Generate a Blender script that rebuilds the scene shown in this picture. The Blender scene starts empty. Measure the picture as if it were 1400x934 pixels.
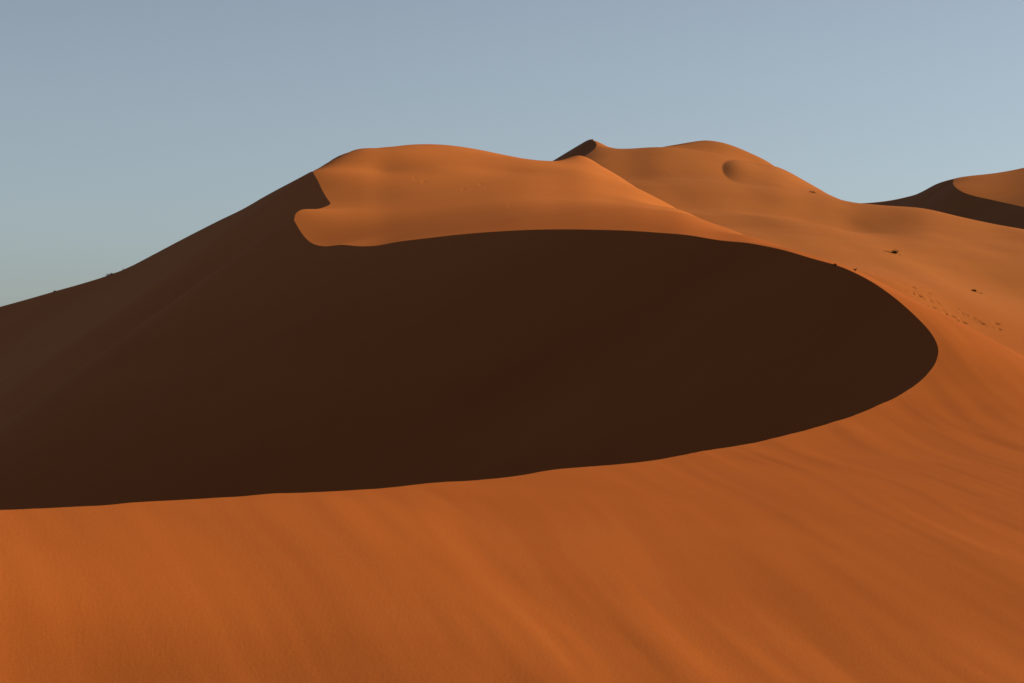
import bpy, math, random
import numpy as np
from mathutils import Vector

sc = bpy.context.scene
col = sc.collection
rng = np.random.default_rng(7)
random.seed(7)

# ------------------------------------------------------------------ camera
LENS = 70.0
FPX = 1400 * LENS / 36.0          # focal length in photograph pixels
HZ = 440.0                        # row of the true horizon in the photograph
cam = bpy.data.cameras.new('camera')
cam.lens = LENS
cam.sensor_width = 36
cam.shift_y = -(467 - HZ) / 1400
cam.clip_start = 0.1
cam.clip_end = 60000
cam_o = bpy.data.objects.new('camera', cam)
cam_o.location = (0, 0, 0)
cam_o.rotation_euler = (math.pi / 2, 0, 0)
col.objects.link(cam_o)
sc.camera = cam_o

# ------------------------------------------------------------------ light
SUN_E, SUN_A = 27.5, 19.0         # elevation; azimuth from +x towards +y (degrees)
SUN_S, SKY_S = 5.0, 0.05
world = bpy.data.worlds.new('World')
sc.world = world
world.use_nodes = True
nt = world.node_tree
bg = nt.nodes['Background']
sky = nt.nodes.new('ShaderNodeTexSky')
sky.sky_type = 'NISHITA'
sky.sun_disc = False
sky.sun_elevation = math.radians(SUN_E)
sky.sun_rotation = math.radians(90 - SUN_A)
sky.air_density = 0.8
sky.dust_density = 0.3
sky.ozone_density = 5.0
sky.altitude = 0
hs = nt.nodes.new('ShaderNodeHueSaturation')
hs.inputs['Saturation'].default_value = 0.46
hs.inputs['Value'].default_value = 1.0
nt.links.new(sky.outputs[0], hs.inputs['Color'])
tint = nt.nodes.new('ShaderNodeMix'); tint.data_type = 'RGBA'; tint.blend_type = 'MULTIPLY'
tint.inputs['Factor'].default_value = 1.0
tint.inputs['B'].default_value = (1.0, 1.055, 1.04, 1)
nt.links.new(hs.outputs[0], tint.inputs['A'])
nt.links.new(tint.outputs['Result'], bg.inputs[0])
bg.inputs[1].default_value = SKY_S

e, a = math.radians(SUN_E), math.radians(SUN_A)
S = Vector((math.cos(e) * math.cos(a), math.cos(e) * math.sin(a), math.sin(e)))
sun = bpy.data.lights.new('sun', 'SUN')
sun.energy = SUN_S
sun.angle = math.radians(0.5)
sun.color = (1.0, 0.74, 0.30)
sun_o = bpy.data.objects.new('sun', sun)
sun_o.rotation_euler = (-S).to_track_quat('-Z', 'Y').to_euler()
col.objects.link(sun_o)

vs = sc.view_settings
vs.view_transform = 'Standard'
vs.look = 'None'
vs.exposure = 0.70
vs.gamma = 1
vs.use_curve_mapping = False
sc.cycles.diffuse_bounces = 0

# ------------------------------------------------------------------ helpers
def XE(px, py):
    return (np.asarray(px, float) - 700) / FPX, (HZ - np.asarray(py, float)) / FPX

def ctrl(rows):
    """rows (px, py, depth) -> world points; a row with 'w' as 4th entry is already x, y, z"""
    P = []
    for r in rows:
        if len(r) == 4:
            P.append(r[:3])
        else:
            X, E = XE(r[0], r[1])
            P.append((X * r[2], r[2], E * r[2]))
    return np.array(P, float)

class TPS:
    """smooth thin-plate sheet through scattered heights"""
    def __init__(s, P, lam=0.0, sc_=100.0):
        s.s = sc_
        s.c = P[:, :2] / sc_
        n = len(P)
        d2 = ((s.c[:, None] - s.c[None]) ** 2).sum(-1)
        K = 0.5 * d2 * np.log(d2 + 1e-12) + np.diag(np.broadcast_to(lam, (n,)))
        Q = np.c_[np.ones(n), s.c]
        A = np.zeros((n + 3, n + 3))
        A[:n, :n] = K; A[:n, n:] = Q; A[n:, :n] = Q.T
        s.w = np.linalg.solve(A, np.r_[P[:, 2], 0, 0, 0])
    def __call__(s, x, y):
        sh = np.shape(x)
        x = (np.ravel(x) / s.s).astype(np.float32); y = (np.ravel(y) / s.s).astype(np.float32)
        n = len(s.c)
        z = s.w[n] + s.w[n + 1] * x + s.w[n + 2] * y
        z = z.astype(np.float64)
        for (cx, cy), w in zip(s.c, s.w[:n]):
            d2 = (x - np.float32(cx)) ** 2 + (y - np.float32(cy)) ** 2
            z += w * 0.5 * (d2 * np.log(d2 + np.float32(1e-12)))
        return z.reshape(sh)

def sstep(t):
    t = np.clip(t, 0, 1)
    return t * t * (3 - 2 * t)

def smax(a_, b_, k):
    h = np.clip(0.5 + 0.5 * (a_ - b_) / k, 0, 1)
    return b_ * (1 - h) + a_ * h + k * h * (1 - h)

def spline(pts, step):
    """Catmull-Rom through image points, resampled about every `step` pixels"""
    P = np.array(pts, float)
    P = np.vstack([2 * P[0] - P[1], P, 2 * P[-1] - P[-2]])
    out = []
    for i in range(1, len(P) - 2):
        p0, p1, p2, p3 = P[i - 1:i + 3]
        n = max(1, int(np.linalg.norm((p2 - p1)[:2]) / step))
        # centripetal parametrisation keeps tight corners clean
        t0 = 0; t1 = t0 + np.linalg.norm(p1 - p0) ** .5 + 1e-6
        t2 = t1 + np.linalg.norm(p2 - p1) ** .5 + 1e-6; t3 = t2 + np.linalg.norm(p3 - p2) ** .5 + 1e-6
        for t in np.linspace(t1, t2, n, endpoint=False):
            A1 = (t1 - t) / (t1 - t0) * p0 + (t - t0) / (t1 - t0) * p1
            A2 = (t2 - t) / (t2 - t1) * p1 + (t - t1) / (t2 - t1) * p2
            A3 = (t3 - t) / (t3 - t2) * p2 + (t - t2) / (t3 - t2) * p3
            B1 = (t2 - t) / (t2 - t0) * A1 + (t - t0) / (t2 - t0) * A2
            B2 = (t3 - t) / (t3 - t1) * A2 + (t - t1) / (t3 - t1) * A3
            out.append((t2 - t) / (t2 - t1) * B1 + (t - t1) / (t2 - t1) * B2)
    out.append(P[-2])
    return np.array(out)

def inside(poly, x, y):
    sh = x.shape; x = x.ravel(); y = y.ravel()
    r = np.zeros(x.shape, bool)
    n = len(poly)
    for k in range(n):
        x0, y0 = poly[k]; x1, y1 = poly[(k + 1) % n]
        if y0 == y1: continue
        lo, hi = min(y0, y1), max(y0, y1)
        m = np.nonzero((y >= lo) & (y < hi))[0]
        if len(m) == 0: continue
        xc = x0 + (y[m] - y0) * (x1 - x0) / (y1 - y0)
        r[m] ^= x[m] < xc
    return r.reshape(sh)

def gsm(v, sig):
    k = np.arange(-int(4 * sig), int(4 * sig) + 1); w = np.exp(-0.5 * (k / sig) ** 2); w /= w.sum()
    return np.convolve(np.pad(v, len(k) // 2, mode='reflect', reflect_type='odd'), w, 'valid')

def rim_points(pts, keys, step, sig):
    """traced crest line with a smooth depth along it -> image points, depth, world xy, z"""
    p = spline(pts, step)
    s_ = np.r_[0, np.cumsum(np.linalg.norm(np.diff(p, axis=0), axis=1))]
    ks = []
    for kx, ky, kd in keys:
        ks.append((s_[np.argmin((p[:, 0] - kx) ** 2 + (p[:, 1] - ky) ** 2)], kd))
    ks.sort(); ks = np.array(ks)
    su = np.arange(0, s_[-1] + 2, 2.0)
    d = gsm(np.interp(su, ks[:, 0], np.log(ks[:, 1])), sig / 2.0)
    D = np.exp(np.interp(s_, su, d))
    X, E = XE(p[:, 0], p[:, 1])
    return np.c_[X * D, D, E * D]

def value_noise(x, y, seed):
    """smooth lattice noise in -1..1, numpy only"""
    def h(i, j):
        n = (i * 374761393 + j * 668265263 + seed * 974711) & 0x7fffffff
        n = ((n ^ (n >> 13)) * 1274126177) & 0x7fffffff
        return ((n ^ (n >> 16)) & 0xffff) / 32767.5 - 1
    xi = np.floor(x).astype(np.int64); yi = np.floor(y).astype(np.int64)
    fx = x - xi; fy = y - yi
    fx = fx ** 3 * (fx * (fx * 6 - 15) + 10); fy = fy ** 3 * (fy * (fy * 6 - 15) + 10)
    return ((h(xi, yi) * (1 - fx) + h(xi + 1, yi) * fx) * (1 - fy)
            + (h(xi, yi + 1) * (1 - fx) + h(xi + 1, yi + 1) * fx) * fy)

FLOOR = -95.0

def pits(pts, depth, rx, ry):
    """little hollows left by hooves: pts are x, y on the sand"""
    def f(x, y):
        z = np.zeros(np.shape(x))
        for k, (px_, py_) in enumerate(pts):
            m = (np.abs(x - px_) < 4 * rx) & (np.abs(y - py_) < 4 * ry)
            if not m.any(): continue
            g = 0.5 + 0.9 * ((k * 37) % 11) / 10.0
            d2 = ((x[m] - px_) / (rx * g)) ** 2 + ((y[m] - py_) / ry) ** 2
            z[m] += depth * g * (-np.exp(-d2) + 0.35 * np.exp(-(((x[m] - px_ + 1.6 * rx) / rx) ** 2 + ((y[m] - py_) / ry) ** 2)))
        return z
    return f

class Dune:
    """height field: a smooth lit body, carved by a slip face behind a sharp crest line"""
    def __init__(s, body, lam=0.0):
        s.tps = TPS(body, lam)
        s.fix = None          # silhouette correction (theta knots, dE, depth)
        s.extra = []          # functions of x, y added to the lit body
        s.poly = None
        s.left = None
        s.fade_px = -1e9
        s.rough = None
        s.rnd = 0.6
        s.ridge = None
    def lit(s, x, y):
        z = s.tps(x, y)
        r = np.hypot(x, y)
        if s.fix is not None:
            th = np.arctan2(x, y)
            dE = np.interp(th, s.fix[0], s.fix[1])
            rs = np.interp(th, s.fix[0], s.fix[2])
            z = z + np.clip(y, 0, None) * dE * sstep((r / rs - 0.58) / 0.38) * sstep((2.2 - r / rs) / 0.8)
        for f in s.extra:
            z = z + f(x, y)
        return z
    def fit_skyline(s, sky, r0, r1, rounds=4):
        """sky: image polyline (px ascending) the lit body must peak on, seen from the camera's hill"""
        sky = np.array(sky, float)
        px = np.arange(sky[0, 0], sky[-1, 0] + 1, 4.0)
        X, E = XE(px, np.interp(px, sky[:, 0], sky[:, 1]))
        th = np.arctan(X)
        r = np.exp(np.linspace(math.log(r0), math.log(r1), 500))
        R, T = np.meshgrid(r, th)
        x, y = R * np.sin(T), R * np.cos(T)
        acc = np.zeros_like(th); s.fix = None
        for k in range(rounds):
            z = s.lit(x, y)
            Eg = z / y
            j = Eg.argmax(1)
            if k == 0:
                rs = r[j]
                ker = np.ones(21) / 21
                rs = np.convolve(np.pad(rs, 10, mode='edge'), ker, 'valid')
            acc = acc + (E - Eg.max(1))
            s.fix = (th, gsm(acc, 5.0) * sstep((px - s.fade_px) / 80), gsm(rs, 8.0))
        z = s.lit(x, y); res = (E - (z / y).max(1)) * FPX
        print('skyline'); print(' '.join('%d:%.1f/%.1f@%d' % (px[k], acc[k] * FPX, res[k], r[j[k]]) for k in range(0, len(px), 10)))
    def hit(s, px, py, r0, r1):
        """where the sight lines through image points first meet the lit body"""
        X, E = XE(px, py)
        d = np.exp(np.linspace(math.log(r0), math.log(r1), 1500))
        D = np.repeat(d[None], len(X), 0)
        g = s.lit(X[:, None] * D, D) - E[:, None] * D
        up = (g[:, :-1] < 0) & (g[:, 1:] >= 0)
        j = up.argmax(1)
        ok = up.any(1)
        # sight lines that just miss take the nearest approach
        jm = (g / D).argmax(1)
        i = np.arange(len(X))
        t = np.where(ok, -g[i, j] / (g[i, np.minimum(j + 1, len(d) - 1)] - g[i, j] + 1e-12), 0)
        dd = np.where(ok, d[j] + t * (d[np.minimum(j + 1, len(d) - 1)] - d[j]), d[jm])
        print('  rays missed:', int((~ok).sum()), 'of', len(X))
        return np.c_[X * dd, dd]
    def set_crest(s, rim_xy, close_xy, slope):
        s.rim = rim_xy
        s.poly = np.vstack([rim_xy, close_xy])
        s.slope = slope
        s.rim_z = s.lit(rim_xy[:, 0], rim_xy[:, 1])
    def dark(s, x, y):
        sh = x.shape; x = x.ravel(); y = y.ravel()
        x32 = x.astype(np.float32); y32 = y.astype(np.float32)
        def fan(line, lz, rnd):
            """highest of the repose slopes that fall away from every piece of a crest line; and the distance to it"""
            z = np.full(x.shape, -1e9, np.float32); dm = np.full(x.shape, 1e9, np.float32)
            for k in range(len(line) - 1):
                ax, ay = np.float32(line[k, 0]), np.float32(line[k, 1])
                bx_, by_ = np.float32(line[k + 1, 0]) - ax, np.float32(line[k + 1, 1]) - ay
                L2 = bx_ * bx_ + by_ * by_ + np.float32(1e-9)
                dx, dy = x32 - ax, y32 - ay
                t = np.clip((dx * bx_ + dy * by_) / L2, 0, 1)
                dx -= t * bx_; dy -= t * by_
                d = np.sqrt(dx * dx + dy * dy + np.float32(rnd * rnd))
                np.minimum(dm, d, out=dm)
                np.maximum(z, np.float32(lz[k] + rnd * s.slope) + t * np.float32(lz[k + 1] - lz[k]) - np.float32(s.slope) * d, out=z)
            return z.astype(float), dm
        z, _ = fan(s.rim, s.rim_z, 0.0)
        if s.ridge is not None:
            z2, dm = fan(s.ridge, s.ridge[:, 2], s.rnd)
            z = smax(z, z2, 1.0)
            if s.rough: z = z + s.rough(x, y) * sstep((dm - 6.0) / 40)
        if s.left is not None:
            z = smax(z, s.left(x, y), 3.0)
        return z.reshape(sh)

def build_grid(name, dune, th, r, mat, wrap=False, sink=None):
    """polar sheet whose vertices are pulled onto the crest so the crest is a row of real edges"""
    R, T = np.meshgrid(r, th)                      # [column, row]
    R = R.copy(); T = T.copy()
    nC, nR = R.shape
    rim = np.zeros(R.shape, bool); edge = rim.copy()
    ins = None
    if dune.poly is not None:
        ins = inside(dune.poly, R * np.sin(T), R * np.cos(T))
        lr = np.log(r)
        for line, on_rim in ((dune.rim, True), (dune.ridge, False)):
            if line is None: continue
            pth = np.arctan2(line[:, 0], line[:, 1]); pr = np.hypot(line[:, 0], line[:, 1])
            for k in range(len(pth) - 1):
                ta, tb, ra, rb = pth[k], pth[k + 1], pr[k], pr[k + 1]
                ci = int(np.clip(np.searchsorted(th, ta), 1, nC - 1)); cj = int(np.clip(np.searchsorted(r, ra), 1, nR - 1))
                steep = abs(rb - ra) / (r[cj] - r[cj - 1]) > abs(tb - ta) / (th[ci] - th[ci - 1])
                if steep: continue                     # a crest running along the rows is met by the rows below
                i0, i1 = np.searchsorted(th, [min(ta, tb), max(ta, tb)])
                for i in range(i0, i1):
                    rc = ra + (th[i] - ta) / (tb - ta) * (rb - ra)
                    j = int(np.argmin(np.abs(lr - math.log(rc))))
                    if not rim[i, j] and not edge[i, j]:
                        R[i, j] = rc; (rim if on_rim else edge)[i, j] = True
            for k in range(len(pth) - 1):
                ta, tb, ra, rb = pth[k], pth[k + 1], pr[k], pr[k + 1]
                ci = int(np.clip(np.searchsorted(th, ta), 1, nC - 1)); cj = int(np.clip(np.searchsorted(r, ra), 1, nR - 1))
                steep = abs(rb - ra) / (r[cj] - r[cj - 1]) > abs(tb - ta) / (th[ci] - th[ci - 1])
                if not steep: continue
                j0, j1 = np.searchsorted(r, [min(ra, rb), max(ra, rb)])
                for j in range(j0, j1):
                    tc = ta + (r[j] - ra) / (rb - ra) * (tb - ta)
                    i = int(np.argmin(np.abs(th - tc)))
                    if not rim[i, j] and not edge[i, j]:
                        T[i, j] = tc; (rim if on_rim else edge)[i, j] = True
    x, y = R * np.sin(T), R * np.cos(T)
    z = dune.lit(x, y)
    if ins is not None:
        m = ins & ~rim
        z[m] = dune.dark(x[m], y[m])
        print(name, 'inside', int(m.sum()), 'rim', int(rim.sum()))
    if sink is not None:
        w = sink(x, y, R)
        z = z * (1 - w) + (FLOOR - 6) * w
    z = np.maximum(z, FLOOR - 8)
    co = np.stack([x, y, z], -1).reshape(-1, 3)
    idx = np.arange(nC * nR).reshape(nC, nR)
    A = idx[:-1, :-1]; B = idx[1:, :-1]; Cc = idx[1:, 1:]; D = idx[:-1, 1:]
    if wrap:
        A = np.vstack([A, idx[-1:, :-1]]); B = np.vstack([B, idx[:1, :-1]])
        Cc = np.vstack([Cc, idx[:1, 1:]]); D = np.vstack([D, idx[-1:, 1:]])
    q = np.stack([A, D, Cc, B], -1).reshape(-1, 4)
    # orient upwards
    c4 = co[q[:1000]]
    nz = np.cross(c4[:, 2] - c4[:, 0], c4[:, 3] - c4[:, 1])[:, 2].mean()
    if nz < 0: q = q[:, ::-1]
    fr = (rim | edge).ravel()
    roll = fr[q[:, 1]] & fr[q[:, 3]] & ~(fr[q[:, 0]] & fr[q[:, 2]])
    q[roll] = np.roll(q[roll], 1, axis=1)
    split = (fr[q[:, 0]] & fr[q[:, 2]]) | roll         # the crest crosses these cells: cut them along it
    tri = np.vstack([q[split][:, [0, 1, 2]], q[split][:, [0, 2, 3]]])
    return link_mesh(name, co, q[~split], mat, smooth=True, crease=True, tri=tri), (x, y, z)

def link_mesh(name, co, q, mat, smooth=False, crease=False, parent=None, tri=None):
    me = bpy.data.meshes.new(name)
    q = np.ascontiguousarray(q, dtype=np.int32)
    n, k = q.shape
    idx, st = q.ravel(), np.arange(0, n * k, k, dtype=np.int32)
    if tri is not None and len(tri):
        idx = np.concatenate([idx, np.asarray(tri, np.int32).ravel()])
        st = np.concatenate([st, n * k + np.arange(0, len(tri) * 3, 3, dtype=np.int32)])
        n += len(tri)
    me.vertices.add(len(co)); me.vertices.foreach_set('co', np.ascontiguousarray(co, dtype=np.float32).ravel())
    me.loops.add(len(idx)); me.loops.foreach_set('vertex_index', idx)
    me.polygons.add(n); me.polygons.foreach_set('loop_start', st)
    me.update(calc_edges=True)
    me.polygons.foreach_set('use_smooth', np.full(n, smooth))
    if crease:
        me.set_sharp_from_angle(angle=math.radians(16))
    me.materials.append(mat)
    o = bpy.data.objects.new(name, me)
    col.objects.link(o)
    if parent is not None: o.parent = parent
    return o

# ------------------------------------------------------------------ materials
def sand_material(name, c0, c1, pale_light):
    m = bpy.data.materials.new(name); m.use_nodes = True
    t = m.node_tree; b = t.nodes['Principled BSDF']
    b.inputs['Roughness'].default_value = 0.95
    b.inputs['Specular IOR Level'].default_value = 0.02
    try: b.inputs['Diffuse Roughness'].default_value = 0.0
    except Exception: pass
    geo = t.nodes.new('ShaderNodeNewGeometry')
    def noise(scale, detail, rough=0.55, vec=None):
        n = t.nodes.new('ShaderNodeTexNoise'); n.inputs['Scale'].default_value = scale
        n.inputs['Detail'].default_value = detail; n.inputs['Roughness'].default_value = rough
        t.links.new(vec or geo.outputs['Position'], n.inputs['Vector']); return n
    mp = t.nodes.new('ShaderNodeMapping'); mp.inputs['Rotation'].default_value = (0, 0, math.radians(-58))
    mp.inputs['Scale'].default_value = (0.35, 1.0, 1.0)
    t.links.new(geo.outputs['Position'], mp.inputs['Vector'])
    big = noise(0.05, 4, vec=mp.outputs[0])
    fine = noise(9.0, 6, 0.75)
    ma = t.nodes.new('ShaderNodeMath'); ma.operation = 'MULTIPLY_ADD'; ma.inputs[1].default_value = 0.5
    ma.inputs[2].default_value = 0.25
    t.links.new(big.outputs['Fac'], ma.inputs[0])
    mb = t.nodes.new('ShaderNodeMath'); mb.operation = 'MULTIPLY_ADD'; mb.inputs[1].default_value = 1.2
    mb.inputs[2].default_value = -0.6
    t.links.new(fine.outputs['Fac'], mb.inputs[0])
    ad = t.nodes.new('ShaderNodeMath'); ad.operation = 'ADD'; ad.use_clamp = True
    t.links.new(ma.outputs[0], ad.inputs[0]); t.links.new(mb.outputs[0], ad.inputs[1])
    mix = t.nodes.new('ShaderNodeMix'); mix.data_type = 'RGBA'
    mix.inputs['A'].default_value = (*c0, 1); mix.inputs['B'].default_value = (*c1, 1)
    t.links.new(ad.outputs[0], mix.inputs['Factor'])
    # paler with depth: sand tone, plus painted brightness where upper slopes catch little sun
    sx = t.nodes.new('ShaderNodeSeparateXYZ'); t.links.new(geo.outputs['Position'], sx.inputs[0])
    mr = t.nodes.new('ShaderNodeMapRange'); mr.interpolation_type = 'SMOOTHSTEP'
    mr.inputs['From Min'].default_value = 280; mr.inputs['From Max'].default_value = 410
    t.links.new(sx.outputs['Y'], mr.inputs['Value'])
    pale_light_mix = t.nodes.new('ShaderNodeMix'); pale_light_mix.data_type = 'RGBA'; pale_light_mix.blend_type = 'MULTIPLY'
    pale_light_mix.inputs['B'].default_value = (*pale_light, 1)
    t.links.new(mr.outputs['Result'], pale_light_mix.inputs['Factor']); t.links.new(mix.outputs['Result'], pale_light_mix.inputs['A'])
    t.links.new(pale_light_mix.outputs['Result'], b.inputs['Base Color'])
    bp = t.nodes.new('ShaderNodeBump'); bp.inputs['Strength'].default_value = 0.12; bp.inputs['Distance'].default_value = 0.03
    wv = t.nodes.new('ShaderNodeTexWave'); wv.inputs['Scale'].default_value = 2.1; wv.inputs['Distortion'].default_value = 5.0
    wv.inputs['Detail'].default_value = 3; wv.inputs['Detail Scale'].default_value = 0.35
    mw = t.nodes.new('ShaderNodeMapping'); mw.inputs['Rotation'].default_value = (0, 0, math.radians(24))
    t.links.new(geo.outputs['Position'], mw.inputs['Vector']); t.links.new(mw.outputs[0], wv.inputs['Vector'])
    hm = t.nodes.new('ShaderNodeMath'); hm.operation = 'MULTIPLY_ADD'; hm.inputs[1].default_value = 0.35
    t.links.new(wv.outputs['Fac'], hm.inputs[0]); t.links.new(fine.outputs['Fac'], hm.inputs[2])
    t.links.new(hm.outputs[0], bp.inputs['Height']); t.links.new(bp.outputs[0], b.inputs['Normal'])
    return m

def plain_material(name, c0, c1, scale):
    m = bpy.data.materials.new(name); m.use_nodes = True
    t = m.node_tree; b = t.nodes['Principled BSDF']; b.inputs['Roughness'].default_value = 0.9
    b.inputs['Specular IOR Level'].default_value = 0.1
    n = t.nodes.new('ShaderNodeTexNoise'); n.inputs['Scale'].default_value = scale
    g = t.nodes.new('ShaderNodeNewGeometry'); t.links.new(g.outputs['Position'], n.inputs['Vector'])
    mix = t.nodes.new('ShaderNodeMix'); mix.data_type = 'RGBA'
    mix.inputs['A'].default_value = (*c0, 1); mix.inputs['B'].default_value = (*c1, 1)
    t.links.new(n.outputs['Fac'], mix.inputs['Factor']); t.links.new(mix.outputs['Result'], b.inputs['Base Color'])
    return m

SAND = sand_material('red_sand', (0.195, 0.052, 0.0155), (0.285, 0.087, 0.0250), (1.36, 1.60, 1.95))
SAND_FAR = sand_material('far_red_sand', (0.195, 0.052, 0.0155), (0.285, 0.087, 0.0250), (1.07, 1.33, 1.75))  # same base sand, with less brightness painted in by depth
TWIG = plain_material('dry_twig', (0.030, 0.020, 0.012), (0.055, 0.038, 0.022), 5)
LEAF = plain_material('dry_leaf', (0.035, 0.034, 0.016), (0.075, 0.062, 0.028), 7)

# ------------------------------------------------------------------ main dune
# crest of the big slip face, traced in the photograph, near rim -> tip -> far rim -> summit
RIM_NEAR = [(-900, 735), (-500, 722), (-250, 711), (-80, 701), (0, 697.5), (60, 695), (120, 692), (150, 690.5), (165, 688.5),
            (200, 686), (240, 684), (290, 681), (340, 678), (358, 676), (370, 675), (420, 673.5), (470, 671),
            (530, 667), (570, 662.5), (600, 659.5), (640, 657.5), (680, 654), (712, 650), (755, 642.5), (800, 638.5),
            (850, 634.5), (890, 630), (930, 623), (965, 616), (1000, 611), (1040, 603.5), (1075, 595), (1110, 586),
            (1140, 577), (1165, 569), (1192, 558), (1215, 547), (1235, 536.5), (1252, 525), (1268, 511), (1278, 498), (1282.5, 485)]
RIM_FAR = [(1283, 479), (1281, 470), (1275, 458), (1266, 446), (1254, 433), (1240, 419.5), (1226, 407.5), (1208, 394.5), (1190, 383.5),
           (1170, 373.5), (1150, 365), (1120, 355.5), (1090, 347.5), (1060, 340), (1025, 333), (990, 328), (955, 323.5),
           (920, 320), (885, 317), (850, 315), (810, 314), (770, 313.5), (735, 314), (700, 315.5), (660, 318),
           (620, 321.5), (590, 325), (560, 328.5), (535, 332), (516, 335.5), (505, 337), (494, 337), (482, 335.5), (468, 334.8),
           (452, 336), (437, 337.5), (431, 336.5), (424, 331), (416, 323), (410, 315), (405, 307), (402, 302), (402.8, 297),
           (405, 290.5), (410, 287.8), (420, 286.6), (436, 285.8), (447, 285.6), (451, 284), (452.3, 280.5), (450, 275),
           (445, 267), (440, 258.5), (434, 247.5), (429, 239.5), (428, 236), (429.5, 233.5)]
SKY_MAIN = [(429, 233.8), (434, 230.5), (440, 226.5), (446, 222.5), (455, 217.5), (466, 214), (474, 209.3), (480, 207), (500, 204.6), (530, 200.7), (560, 197.8), (590, 197), (615, 198.6), (640, 202),
            (665, 206.5), (690, 212), (715, 216.6), (740, 219.7), (757, 220), (770, 219), (780, 216), (787, 212.8), (792, 211.2), (800, 214),
            (815, 222.5), (840, 237.5), (870, 256), (910, 277.5), (960, 300), (1010, 318), (1060, 334), (1100, 346),
            (1150, 360.5), (1195, 381), (1240, 405), (1270, 419.5), (1300, 434), (1350, 460.5), (1400, 487.5), (1500, 540), (1600, 590)]
# depth of the crest at chosen points along it (metres from the camera's plane)
KEYS = [(-900, 735, 58), (-250, 711, 78), (0, 697, 92), (355, 676, 108), (660, 655, 128), (850, 634, 146), (1040, 603, 171), (1165, 569, 192), (1250, 527, 211),
        (1283, 483, 224), (1254, 433, 235), (1190, 383, 249), (1090, 347, 270), (1000, 329, 288), (920, 320, 303),
        (850, 315, 315), (770, 313.5, 326), (700, 315.5, 333), (620, 321.5, 342), (560, 328, 347.5), (500, 337, 354),
        (432, 337, 363), (404, 300, 381), (436, 286, 393), (452, 281, 401), (440, 258, 418), (428, 236, 436)]
RIM = rim_points(RIM_NEAR + RIM_FAR, KEYS, 3.0, 30.0)
SD = np.array([0.07, -0.9975])                      # direction the wind drifts run in
def drifts(x, y):
    u = x * SD[0] + y * SD[1]; v = -x * SD[1] + y * SD[0]
    r = np.hypot(x, y)
    w = sstep((r - 30) / 30)
    near = 1 - sstep((r - 190) / 120)
    lean = 0.09 + 0.24 * sstep((8 - x) / 20)
    un, vn = -y, x + lean * (y - 100)                 # the drifts fan out slightly from left to right
    wob = 1.1 * value_noise(un / 24, vn / 14, 3)
    patch = 0.55 + 0.55 * sstep(0.5 + 0.9 * value_noise(un / 35 + 9, vn / 16, 7)) + 0.35 * sstep((x - 2) / 15)
    z = 0.15 * value_noise(un / 40 + 5.3, (vn + wob) / 8.0, 11) + 0.060 * patch * value_noise(un / 26, (vn + wob) / 3.4, 17) \
        + 0.034 * patch * value_noise(un / 20, (vn + wob) / 1.9, 23) + 0.012 * patch * value_noise(un / 13, (vn + wob) / 0.95, 29)
    far = 0.32 * value_noise(u / 90, v / 26, 29) + 0.06 * value_noise(u / 75, v / 9, 31)
    return w * (z * near + far * (1 - near))

body = ctrl([
    # hill under the camera and the foreground slope
    (0, 0, -1.75, 'w'), (0, 22, -6.3, 'w'), (0, 45, -10.6, 'w'), (-25, 30, -7.5, 'w'), (30, 35, -9.5, 'w'),
    (0, 934, 68), (350, 934, 68), (700, 934, 69), (1050, 934, 73), (1400, 934, 77),
    (0, 800, 75), (700, 790, 92), (1050, 780, 102), (1400, 760, 110),
    (1400, 640, 160), (1400, 560, 205),
    # upper lit slope and its skyline
    (455, 217.5, 468), (480, 207, 494), (530, 200.7, 518), (590, 197, 530), (640, 202, 533), (690, 212, 531), (730, 218.5, 528), (757, 220, 526), (792, 211, 522),
    (520, 236, 440), (600, 229, 440), (700, 235, 440), (780, 232, 440), (870, 280, 390), (475, 245, 425),
    (840, 237.5, 490), (870, 256, 470), (910, 277.5, 435), (960, 300, 392), (1010, 318, 350), (1060, 334, 315), (1150, 360.5, 274), (1240, 405, 256), (1300, 434, 258), (1400, 487.5, 270),
    # lee of the skyline
    (428, 262, 490), (440, 275, 560), (480, 238, 560), (530, 236, 590), (590, 236, 605), (640, 244, 610), (690, 256, 610), (740, 264, 610), (590, 300, 700),
    (757, 305, 670), (800, 290, 610), (870, 330, 560), (960, 360, 480), (1060, 395, 405),
    (1150, 425, 360), (1240, 460, 330), (1300, 490, 325), (1400, 540, 335),
    # surroundings
    (-60, 60, -9, 'w'), (-160, 100, -14, 'w'), (0, -120, -12, 'w'), (140, 60, -22, 'w'), (200, 250, -38, 'w'), (240, 420, -60, 'w'),
    (60, 800, -50, 'w'), (-250, 600, -20, 'w'), (-250, 300, 0, 'w'),
])
rk = RIM[::7]
rk = np.c_[rk[:, :2], rk[:, 2] - drifts(rk[:, 0], rk[:, 1])]
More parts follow.
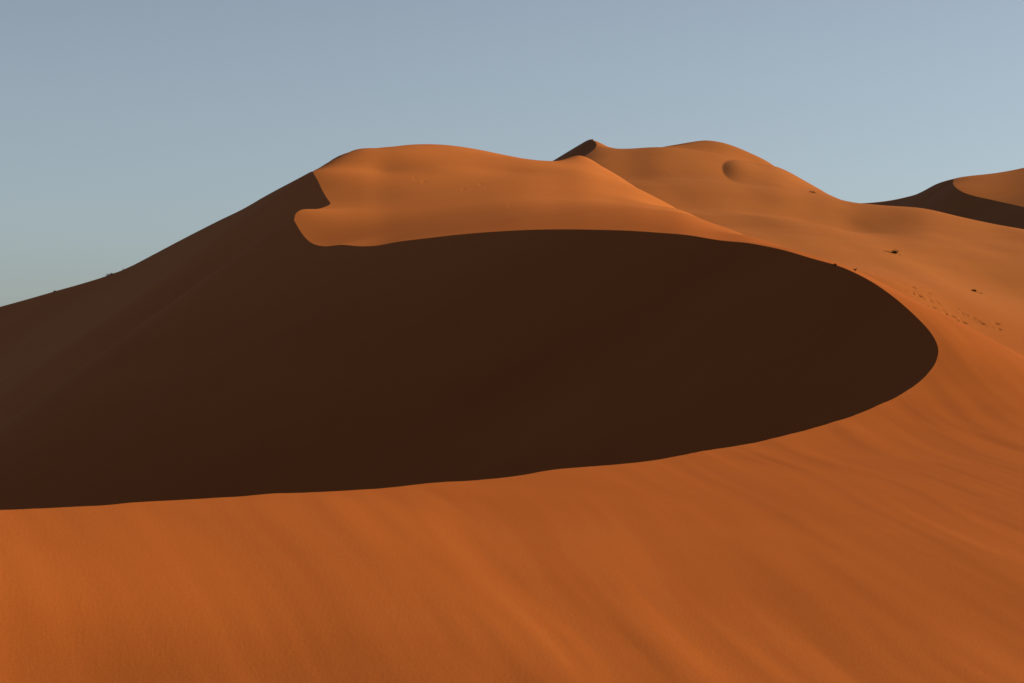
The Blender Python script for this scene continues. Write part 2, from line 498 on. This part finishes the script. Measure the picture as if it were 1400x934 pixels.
def tuned(pts, sky, r0, r1, px0, px1, extra, lam, rounds=9, tol=1.0, lamf=None):
    """press the sheet down wherever it would rise above the traced skyline, keeping it smooth"""
    sky = np.array(sky, float)
    px = np.arange(px0, px1, 12.0)
    X, E = XE(px, np.interp(px, sky[:, 0], sky[:, 1]))
    d = np.linspace(r0, r1, 160)
    x, y = X[:, None] * d, np.repeat(d[None], len(px), 0)
    pts = pts.copy()
    for k in range(rounds):
        t = TPS(pts, lamf(len(pts)) if lamf else lam)
        ex = extra(x, y)
        g = (t(x, y) + ex) / y
        over = g - E[:, None]
        j = over.argmax(1); m = over.max(1) * FPX
        order = np.argsort(-np.abs(m)); add = []
        for i in order:
            if abs(m[i]) < tol: break
            p = (X[i] * d[j[i]], d[j[i]])
            if all(math.hypot(p[0] - q[0], p[1] - q[1]) > 14 for q in add) and np.hypot(pts[:, 0] - p[0], pts[:, 1] - p[1]).min() > (5 if m[i] > 0 else 2.5):
                add.append((p[0], p[1], (E[i] - (0.7 if m[i] > 0 else 0) / FPX) * d[j[i]] - ex[i, j[i]]))
        print('tune', k, 'worst %.1f px' % np.abs(m).max(), 'added', len(add))
        if not add: break
        pts = np.vstack([pts, add])
    return pts

ex = ctrl([(434, 231, 446), (444, 225, 454), (455, 218.5, 463), (476, 208.7, 485), (505, 204, 507), (545, 199.2, 519), (590, 197, 527), (640, 202, 531), (700, 214, 530),
           (745, 219.8, 527), (775, 217.6, 524), (792, 211.2, 520), (812, 221, 506), (840, 237.5, 489),
           (426, 243, 456), (434, 240, 472), (448, 233, 484), (464, 225, 498)])
ex[:, 2] -= drifts(ex[:, 0], ex[:, 1])
rk = np.vstack([rk, ex])
nb, nk = len(body), len(rk)
def soft(n):
    l = np.full(n, 1.5e-3); l[nb:nb + nk] = 1e-7       # the crest is held exactly, the rest relaxes into a smooth sheet
    return l
pts = tuned(np.vstack([body, rk]), SKY_MAIN, 240, 720, 472, 1450, drifts, 0, rounds=6, tol=2.5, lamf=soft)
main = Dune(pts, lam=soft(len(pts)))
main.extra.append(drifts)
main.fade_px = 490
main.fit_skyline(SKY_MAIN, 240, 720)
main_rim = RIM[:, :2]
dz = main.lit(RIM[:, 0], RIM[:, 1]) - RIM[:, 2]
print('rim error px', np.abs(dz / RIM[:, 1] * FPX).max())
tail = np.array([(main_rim[-1, 0] - 1, main_rim[-1, 1] + 12), (main_rim[-1, 0] - 9, main_rim[-1, 1] + 80), (main_rim[-1, 0] - 20, main_rim[-1, 1] + 300)])
main_rim = np.vstack([main_rim, tail])
main.set_crest(main_rim, np.array([(-120, 1500), (-1500, 1500), (-1500, -40), (-120, 10)], float), 0.73)

LEFT_SKY = [(-300, 505), (-150, 460), (-60, 435), (0, 419.5), (40, 408.5), (78, 397.5), (110, 388.5), (150, 376), (180, 364), (215, 346), (250, 327.5), (300, 302), (335, 285), (370, 265), (400, 249), (426, 235.5)]
lsk = spline(LEFT_SKY, 3.0)[::-1]
lD = 436 + (428 - lsk[:, 0]) * 0.50
lX, lE = XE(lsk[:, 0], lsk[:, 1])
main.rough = lambda x, y: (0.6 * value_noise((x + 0.6 * y) / 40, (y - 0.6 * x) / 90, 43)) * sstep((x + 0.15 * y) / -30)
main.ridge = np.c_[lX * lD, lD, lE * lD]          # shaded crest running away to the left behind the summit


TR = [(557, 237.5), (567, 244), (579, 248.5), (617, 262), (633, 259), (657, 252), (664, 256), (697, 282)]
TR = np.array(TR); txy = main.hit(TR[:, 0], TR[:, 1], 340, 520)
main.extra.append(pits(txy, 0.11, 0.34, 0.8))

def cols(px0, px1, step, grow, full):
    pxs = np.arange(px0, px1 + step, step)
    th = np.arctan((pxs - 700) / FPX)
    d = th[1] - th[0]
    L = [th[0]]; Rr = [th[-1]]
    lim = full
    while L[-1] > -lim: L.append(L[-1] - d); Rr.append(Rr[-1] + d); d = min(d * grow, 0.05)
    return np.r_[L[:0:-1], th, Rr[1:]]

def rows(parts):
    """parts: (r0, r1, ratio)"""
    out = []
    for r0, r1, k in parts:
        n = int(math.log(r1 / r0) / math.log(1 + k))
        out.append(np.exp(np.linspace(math.log(r0), math.log(r1), n, endpoint=False)))
    out.append([parts[-1][1]])
    return np.concatenate(out)

th = cols(-60, 1460, 1.7, 1.06, math.pi - 0.03)
r = rows([(0.5, 55, 0.06), (55, 640, 0.0032), (640, 860, 0.0045), (860, 1500, 0.02)])
def sink_main(x, y, R):
    return np.maximum(sstep((R - 800) / 500), sstep((-y - 60) / 400) * 0.9)
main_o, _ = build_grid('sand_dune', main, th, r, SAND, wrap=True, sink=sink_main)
main_o['kind'] = 'structure'

# ------------------------------------------------------------------ back dune
SKY_BACK = [(700, 262), (757, 222), (775, 212), (795, 200), (806, 193), (812, 190.5), (818, 193.5), (826, 198.5), (836, 202.3), (846, 203.6), (860, 203.3), (890, 201.6), (920, 199),
            (940, 195), (955, 192.5), (970, 192.2), (985, 194), (1000, 198.5), (1020, 206.5), (1045, 219), (1075, 235), (1105, 251.5), (1130, 265), (1143, 272), (1152, 275.5), (1165, 277.2),
            (1185, 278.5), (1205, 281), (1235, 282.5), (1265, 285), (1300, 293.5), (1340, 302.5), (1370, 308.5), (1400, 313.5), (1450, 323), (1550, 345)]
PEAK = [(812, 190.5), (815.5, 194), (815, 200), (813, 204.5), (808, 208.5), (801, 212), (796, 215), (788, 221), (774, 233), (755, 252)]
PKEYS = [(812, 190.5, 800), (815, 200, 786), (808, 208.5, 768), (796, 215, 745), (774, 233, 705), (755, 252, 670)]
bbody = ctrl([
    (815, 200, 786), (808, 208.5, 768), (796, 215, 745), (774, 233, 705), (755, 252, 670),
    (757, 215, 860), (812, 190.5, 800), (850, 203, 790), (900, 200.5, 805), (965, 192, 850), (1045, 219, 820), (1105, 251, 740), (1165, 277, 655),
    (1235, 283, 600), (1300, 293, 570), (1400, 313, 540), (1550, 345, 500),
    (800, 225, 700), (880, 250, 600), (960, 290, 500), (930, 230, 680), (1000, 250, 640), (1060, 290, 560), (1060, 325, 430),
    (1150, 310, 540), (1150, 345, 420), (1217, 345, 440), (1217, 380, 350), (1300, 330, 490), (1300, 375, 420), (1300, 425, 345), (1400, 360, 450), (1400, 420, 385), (1400, 480, 330),
    (1240, 425, 300), (1300, 455, 300), (1400, 510, 300), (1060, 360, 340), (960, 330, 400), (860, 300, 480),
    (700, 300, 800), (1600, 450, 400), (1600, 520, 320),
    (757, 270, 1000), (850, 262, 970), (965, 250, 1010), (1045, 280, 970), (1105, 315, 890), (1165, 335, 800), (1235, 340, 750), (1300, 350, 720), (1400, 365, 690),
])
def drifts_back(x, y):
    u = x * SD[0] + y * SD[1]; v = -x * SD[1] + y * SD[0]
    return 0.8 * value_noise(u / 110, v / 26 + 3, 51) + 0.22 * value_noise(u / 60, v / 10, 53)
bbody = tuned(bbody, SKY_BACK, 420, 900, 740, 1130, drifts_back, 2e-3, rounds=2, tol=4.0)
back = Dune(bbody, lam=2e-3)
back.extra.append(drifts_back)
back.fit_skyline(SKY_BACK, 420, 900)
# small blown-out hollow high on the rounded shoulder
bx, by = back.hit([987], [231], 350, 900)[0]
def hollow(x, y):
    u = (x - bx) * 0.996 - (y - by) * 0.085; v = (x - bx) * 0.085 + (y - by) * 0.996
    u = u - 0.003 * np.clip(v, 0, None) ** 2 - 0.0015 * np.clip(v, None, 0) ** 2      # the foot of the little slope curves round
    p = np.clip(u, 0, None)
    f = (1 - np.exp(-(p / 5.5) ** 1.25)) * np.exp(-p / 24)
    return 4.6 * f * np.exp(-(v / 40) ** 2)
back.extra.append(hollow)
TRB = [(1226, 383), (1229, 384.3), (1233, 386), (1236.5, 387), (1247.5, 392), (1249.5, 393), (1250, 397), (1236, 396.5), (1249, 401), (1254, 400), (1256, 403.6), (1258, 404.2), (1266, 403.6), (1269, 404.5),
       (1270, 400.5), (1259, 392.5), (1235, 404), (1272, 411), (1281, 413), (1284, 416.5), (1261, 416), (1268, 418.6), (1310, 422.5), (1305, 421.5), (1293, 428.7), (1297, 432.7), (1302, 432.2),
       (1315.5, 427.8), (1317, 429.8), (1313, 435.5), (1308, 438), (1316, 439.5), (1318, 440.6), (1331, 435), (1337.5, 438.8), (1341, 441), (1343, 442.3), (1358, 441), (1362, 442), (1194, 372.5), (1198, 373.5),
       (1203, 388.5), (1206, 390.2), (1211, 394), (1304, 364.3), (1307, 365.3), (1328, 455), (1262, 409), (1276, 420), (1289, 424), (1322, 431), (1347, 446), (1366, 450), (907, 236), (912, 238.6), (917, 241)]
TRB = np.array(TRB); tb = back.hit(TRB[:, 0], TRB[:, 1], 310, 820)
back.extra.append(pits(tb[::2], 0.29, 0.36, 0.55))
back.extra.append(pits(tb[1::2], 0.17, 0.30, 0.5))
pk3 = rim_points(PEAK, PKEYS, 1.5, 6.0); pxy = pk3[:, :2]
t0 = pxy[0]
pxy = np.vstack([[(t0[0] + 12, t0[1] + 150), (t0[0] + 2, t0[1] + 30), (t0[0] + 0.3, t0[1] + 6)], pxy])
back.set_crest(pxy, np.array([(-100, 400), (-200, 1100)], float), 0.70)
rp = spline([(740, 229), (757, 219.8), (775, 209), (795, 197), (806, 191), (811, 190.2)], 1.0)[::-1]
rX, rE = XE(rp[:, 0], rp[:, 1]); rD = pxy[3][1] + (812 - rp[:, 0]) * 3.0
back.ridge = np.c_[rX * rD, rD, rE * rD]
th = cols(660, 1480, 1.35, 1.15, 0.8)
r = rows([(250, 340, 0.02), (340, 500, 0.0011), (500, 1060, 0.0018), (1060, 1500, 0.03)])
def sink_back(x, y, R):
    t_ = np.arctan2(x, y)
    return np.maximum.reduce([sstep((R - 1120) / 350), sstep((-t_ - 0.02) / 0.2), sstep((t_ - 0.34) / 0.3), sstep((300 - R) / 45), inside(main.poly, x, y) * 1.0,
        1.0 * (R < np.interp(t_, main.fix[0], main.fix[2]) * (1 + 0.12 * sstep((0.03 - t_) / 0.03)))])
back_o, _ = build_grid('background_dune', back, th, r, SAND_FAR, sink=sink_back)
back_o['kind'] = 'structure'

# ------------------------------------------------------------------ far dune on the right
SKY_FAR = [(1100, 292), (1165, 279), (1190, 277.2), (1215, 274.5), (1240, 269.5), (1256, 265), (1270, 258.5), (1285, 250.5), (1297, 246.5), (1306, 244.3), (1320, 241), (1340, 239.2),
           (1360, 236.8), (1375, 234.5), (1400, 229.5), (1450, 217), (1550, 196), (1700, 190), (1900, 230)]
fbody = ctrl([(1165, 279, 1400), (1240, 269, 1400), (1306, 244, 1400), (1400, 229, 1380), (1550, 196, 1380), (1700, 190, 1400), (1900, 230, 1400),
              (1312, 262, 1300), (1400, 284, 1180), (1400, 255, 1280), (1550, 320, 1020), (1550, 250, 1200), (1250, 300, 1250), (1300, 320, 1100), (1400, 340, 1000),
              (1165, 330, 1700), (1306, 300, 1750), (1400, 290, 1750), (1700, 260, 1800), (1800, 380, 1000), (1600, 420, 850)])
fard = Dune(fbody, lam=0.001)
fard.extra.append(lambda x, y: 2.0 * value_noise(x / 60, y / 120, 61))
fard.fit_skyline(SKY_FAR, 900, 1700)
FC = [(1306, 244.5), (1303, 248), (1303.5, 252.5), (1308, 257.5), (1317, 263), (1330, 267.5), (1350, 272), (1375, 277.5), (1400, 283), (1450, 293), (1550, 315)]
fc = spline(FC, 2.0); cxy = fard.hit(fc[:, 0], fc[:, 1], 800, 1650)
t0 = cxy[0]
cxy = np.vstack([[(t0[0] + 40, t0[1] + 300), (t0[0] + 5, t0[1] + 60), (t0[0] + 1, t0[1] + 10)], cxy])
fard.set_crest(cxy, np.array([(500, 500), (0, 500), (0, 2500)], float), 0.70)
rp = spline(SKY_FAR[:10], 2.0)[::-1]
rX, rE = XE(rp[:, 0], rp[:, 1]); rD = cxy[3][1] * (XE(1306, 0)[0] / rX)
fard.rnd = 3.0
fard.ridge = np.c_[rX * rD, rD, rE * rD]
th = cols(1090, 1480, 1.6, 1.12, 0.7)
r = rows([(700, 1000, 0.02), (1000, 2500, 0.002), (2500, 3200, 0.03)])
def sink_far(x, y, R):
    t_ = np.arctan2(x, y)
    return np.maximum.reduce([sstep((R - 2500) / 500), sstep((0.13 - t_) / 0.12), sstep((t_ - 0.45) / 0.2), sstep((900 - R) / 180)])
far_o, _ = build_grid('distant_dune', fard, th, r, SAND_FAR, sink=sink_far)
far_o['kind'] = 'structure'

# ------------------------------------------------------------------ plants on the sand
def blades_mesh(strands):
    """strands: (points, width0, width1) -> thin crossed ribbons that taper"""
    co, q = [], []
    for P, w0, w1 in strands:
        P = [Vector(p) for p in P]; n = len(P)
        for turn in (0.0, 1.5708):
            base = len(co)
            for i, p in enumerate(P):
                d = (P[min(i + 1, n - 1)] - P[max(i - 1, 0)]).normalized()
                sd = d.cross(Vector((math.sin(i * .4), .3, .9))).normalized()
                sd = sd * math.cos(turn) + d.cross(sd) * math.sin(turn)
                w = w0 + (w1 - w0) * i / (n - 1)
                co.append(p - sd * w / 2); co.append(p + sd * w / 2)
            for i in range(n - 1):
                b = base + 2 * i
                q.append((b, b + 1, b + 3, b + 2))
    return np.array(co), np.array(q)

def strand(rg, o, direction, length, droop, n=5):
    p = Vector(o); d = Vector(direction).normalized(); out = [p.copy()]
    for i in range(n - 1):
        d = (d + Vector((rg.gauss(0, .16), rg.gauss(0, .16), rg.gauss(0, .12) - droop * (i + 1) / n))).normalized()
        p = p + d * length / (n - 1)
        out.append(p.copy())
    return out

def plant(name, label, cat, at, clumps, tw=0.035, leafy=True, seed=1, ground=None, group=None):
    """clumps: (dx, dy, radius, height, stems); stems fan out of the sand, leaves sit along their outer part"""
    rg = random.Random(seed)
    root = bpy.data.objects.new(name, None); col.objects.link(root)
    root.location = at; root['label'] = label; root['category'] = cat
    if group: root['group'] = group
    tws, lvs = [], []
    for dx, dy, rad, h, ns in clumps:
        bz = (ground(at[0] + dx, at[1] + dy) - at[2]) if ground else 0.0
        for k in range(ns):
            a_ = rg.uniform(0, 2 * math.pi); rr_ = rad * math.sqrt(rg.random())
            o = (dx + 0.25 * rr_ * math.cos(a_), dy + 0.25 * rr_ * math.sin(a_), bz - 0.06)
            dr = (rr_ * math.cos(a_), rr_ * math.sin(a_), h * rg.uniform(.4, 1.1))
            P = strand(rg, o, dr, math.hypot(rr_, h) * rg.uniform(.6, 1.25), .22)
            tws.append((P, tw * rg.uniform(.7, 1.2), tw * .25))
            if leafy:
                for m in range(7):
                    t = rg.uniform(.3, 1.0) * (len(P) - 1); i = min(int(t), len(P) - 2)
                    b = P[i].lerp(P[i + 1], t - i)
                    ld = (rg.gauss(0, 1), rg.gauss(0, 1), rg.gauss(.3, .8))
                    L = rg.uniform(.08, .18) * (0.5 + h)
                    lvs.append(([b, b + Vector(ld).normalized() * L * .6, b + Vector(ld).normalized() * L + Vector((0, 0, -.12 * L))], L * .34, L * .06))
    c, q = blades_mesh(tws); link_mesh('twigs', c, q, TWIG, parent=root)['kind'] = 'stuff'
    if lvs:
        c, q = blades_mesh(lvs); link_mesh('foliage', c, q, LEAF, parent=root)['kind'] = 'stuff'
    return root

def on(dune):
    return lambda x, y: float(dune.lit(np.array([float(x)]), np.array([float(y)]))[0])
def spot(dune, px, py, r0, r1):
    x, y = dune.hit(np.array([px], float), np.array([py], float), r0, r1)[0]
    return (float(x), float(y), on(dune)(x, y))

at = spot(back, 1223.5, 346.8, 300, 800); D = at[1]; u = D / FPX          # u: metres per photograph pixel there
plant('desert_shrub', 'largest dark shrub on the lit sand, bushy with a low branch sprawling left', 'shrub', at,
      [(0, 0, 4.2 * u, 5.6 * u, 40), (-4.5 * u, -.3, 3.6 * u, 2.6 * u, 20), (-9.5 * u, -.3, 4.2 * u, 1.8 * u, 20), (-15 * u, -.2, 3.4 * u, 1.1 * u, 12), (4.5 * u, -.8, 2.2 * u, 1.1 * u, 9)], seed=4, ground=on(back))
at = spot(back, 1331.5, 398.6, 300, 800); u = at[1] / FPX
plant('desert_shrub', 'small two-clump shrub standing alone above the scattered hoof marks', 'shrub', at,
      [(0, 0, 2.4 * u, 3.4 * u, 22), (2.5 * u, .3, 1.4 * u, 4.2 * u, 9), (9.5 * u, .2, 2.6 * u, 1.6 * u, 12), (5.5 * u, .2, 2.0 * u, 0.9 * u, 6)], seed=9, ground=on(back))
at = spot(back, 1110.5, 263.3, 420, 900); u = at[1] / FPX
plant('desert_shrub', 'flat dark mat of shrub below the falling right shoulder of the background dune', 'shrub', at,
      [(-2.6 * u, .6, 2.0 * u, 1.5 * u, 18), (0, 0, 2.4 * u, 2.2 * u, 30), (2.6 * u, -.8, 1.9 * u, 1.6 * u, 18)], tw=0.06, seed=12, ground=on(back))
at = spot(main, 1142, 362.3, 180, 400); u = at[1] / FPX
plant('grass_tuft', 'upper left of two tiny tufts just above the shadowed crest edge', 'grass tuft', at,
      [(0, 0, 1.5 * u, 2.8 * u, 14), (-2.2 * u, 0, 1.2 * u, 1.0 * u, 8)], tw=0.03, seed=15, ground=on(main), group='tiny tufts along the sunlit crest edge')
at = spot(main, 1169.5, 370.2, 180, 400); u = at[1] / FPX
plant('grass_tuft', 'lower right of two tiny tufts just above the shadowed crest edge', 'grass tuft', at,
      [(0, 0, 1.2 * u, 3.8 * u, 13), (-3.0 * u, 0, 1.8 * u, 0.8 * u, 8)], tw=0.03, seed=18, ground=on(main), group='tiny tufts along the sunlit crest edge')

def ridge_at(px):
    k = int(np.argmin(np.abs(700 + main.ridge[:, 0] / main.ridge[:, 1] * FPX - px)))
    return tuple(float(v) for v in main.ridge[k])
def ridge_ground(x, y):
    k = int(np.argmin((main.ridge[:, 0] - x) ** 2 + (main.ridge[:, 1] - y) ** 2)); return float(main.ridge[k, 2]) - .6
at = ridge_at(79); u = at[1] / FPX
plant('desert_shrub', 'lone little bush sticking up from the far left shaded skyline', 'shrub', (at[0] - .5, at[1] - .8, at[2] - .6),
      [(0, 0, 1.8 * u, 3.6 * u, 26), (2.5 * u, -1, 1.6 * u, 1.2 * u, 8)], tw=0.05, seed=21)
at = ridge_at(152); u = at[1] / FPX
plant('desert_shrub', 'long low bush hugging the shaded left skyline, highest at its middle', 'shrub', (at[0] - .5, at[1] - .8, at[2] - .6),
      [(-4.5 * u, 1.5, 2.6 * u, 2.6 * u, 26), (0, 0, 3.4 * u, 4.0 * u, 44), (4.5 * u, -1.5, 3.0 * u, 3.2 * u, 30), (9 * u, -2.9, 2.6 * u, 2.2 * u, 20)], tw=0.05, seed=24, ground=ridge_ground)
at = ridge_at(167); u = at[1] / FPX
plant('grass_tuft', 'thin upright tuft on the shaded skyline just right of the long low bush', 'grass tuft', (at[0], at[1], at[2] - .2),
      [(0, 0, 0.7 * u, 4.6 * u, 9), (1.5 * u, 0, 1.8 * u, 1.6 * u, 10)], tw=0.05, leafy=False, seed=27)

# ------------------------------------------------------------------ desert plain out to the horizon
na, rr = 96, np.r_[0, np.exp(np.linspace(math.log(60), math.log(45000), 60))]
co = [(0, 0, FLOOR)]
for q in rr[1:]:
    for k in range(na):
        t_ = 2 * math.pi * k / na
        co.append((q * math.cos(t_), q * math.sin(t_), FLOOR))
co = np.array(co); co[:, 2] += 1.5 * value_noise(co[:, 0] / 150, co[:, 1] / 150, 71)
f = []
for i in range(1, len(rr) - 1):
    for k in range(na):
        a0 = 1 + (i - 1) * na; b0 = a0 + na
        f.append((a0 + k, b0 + k, b0 + (k + 1) % na, a0 + (k + 1) % na))
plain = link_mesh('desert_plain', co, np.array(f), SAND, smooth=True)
plain['kind'] = 'structure'
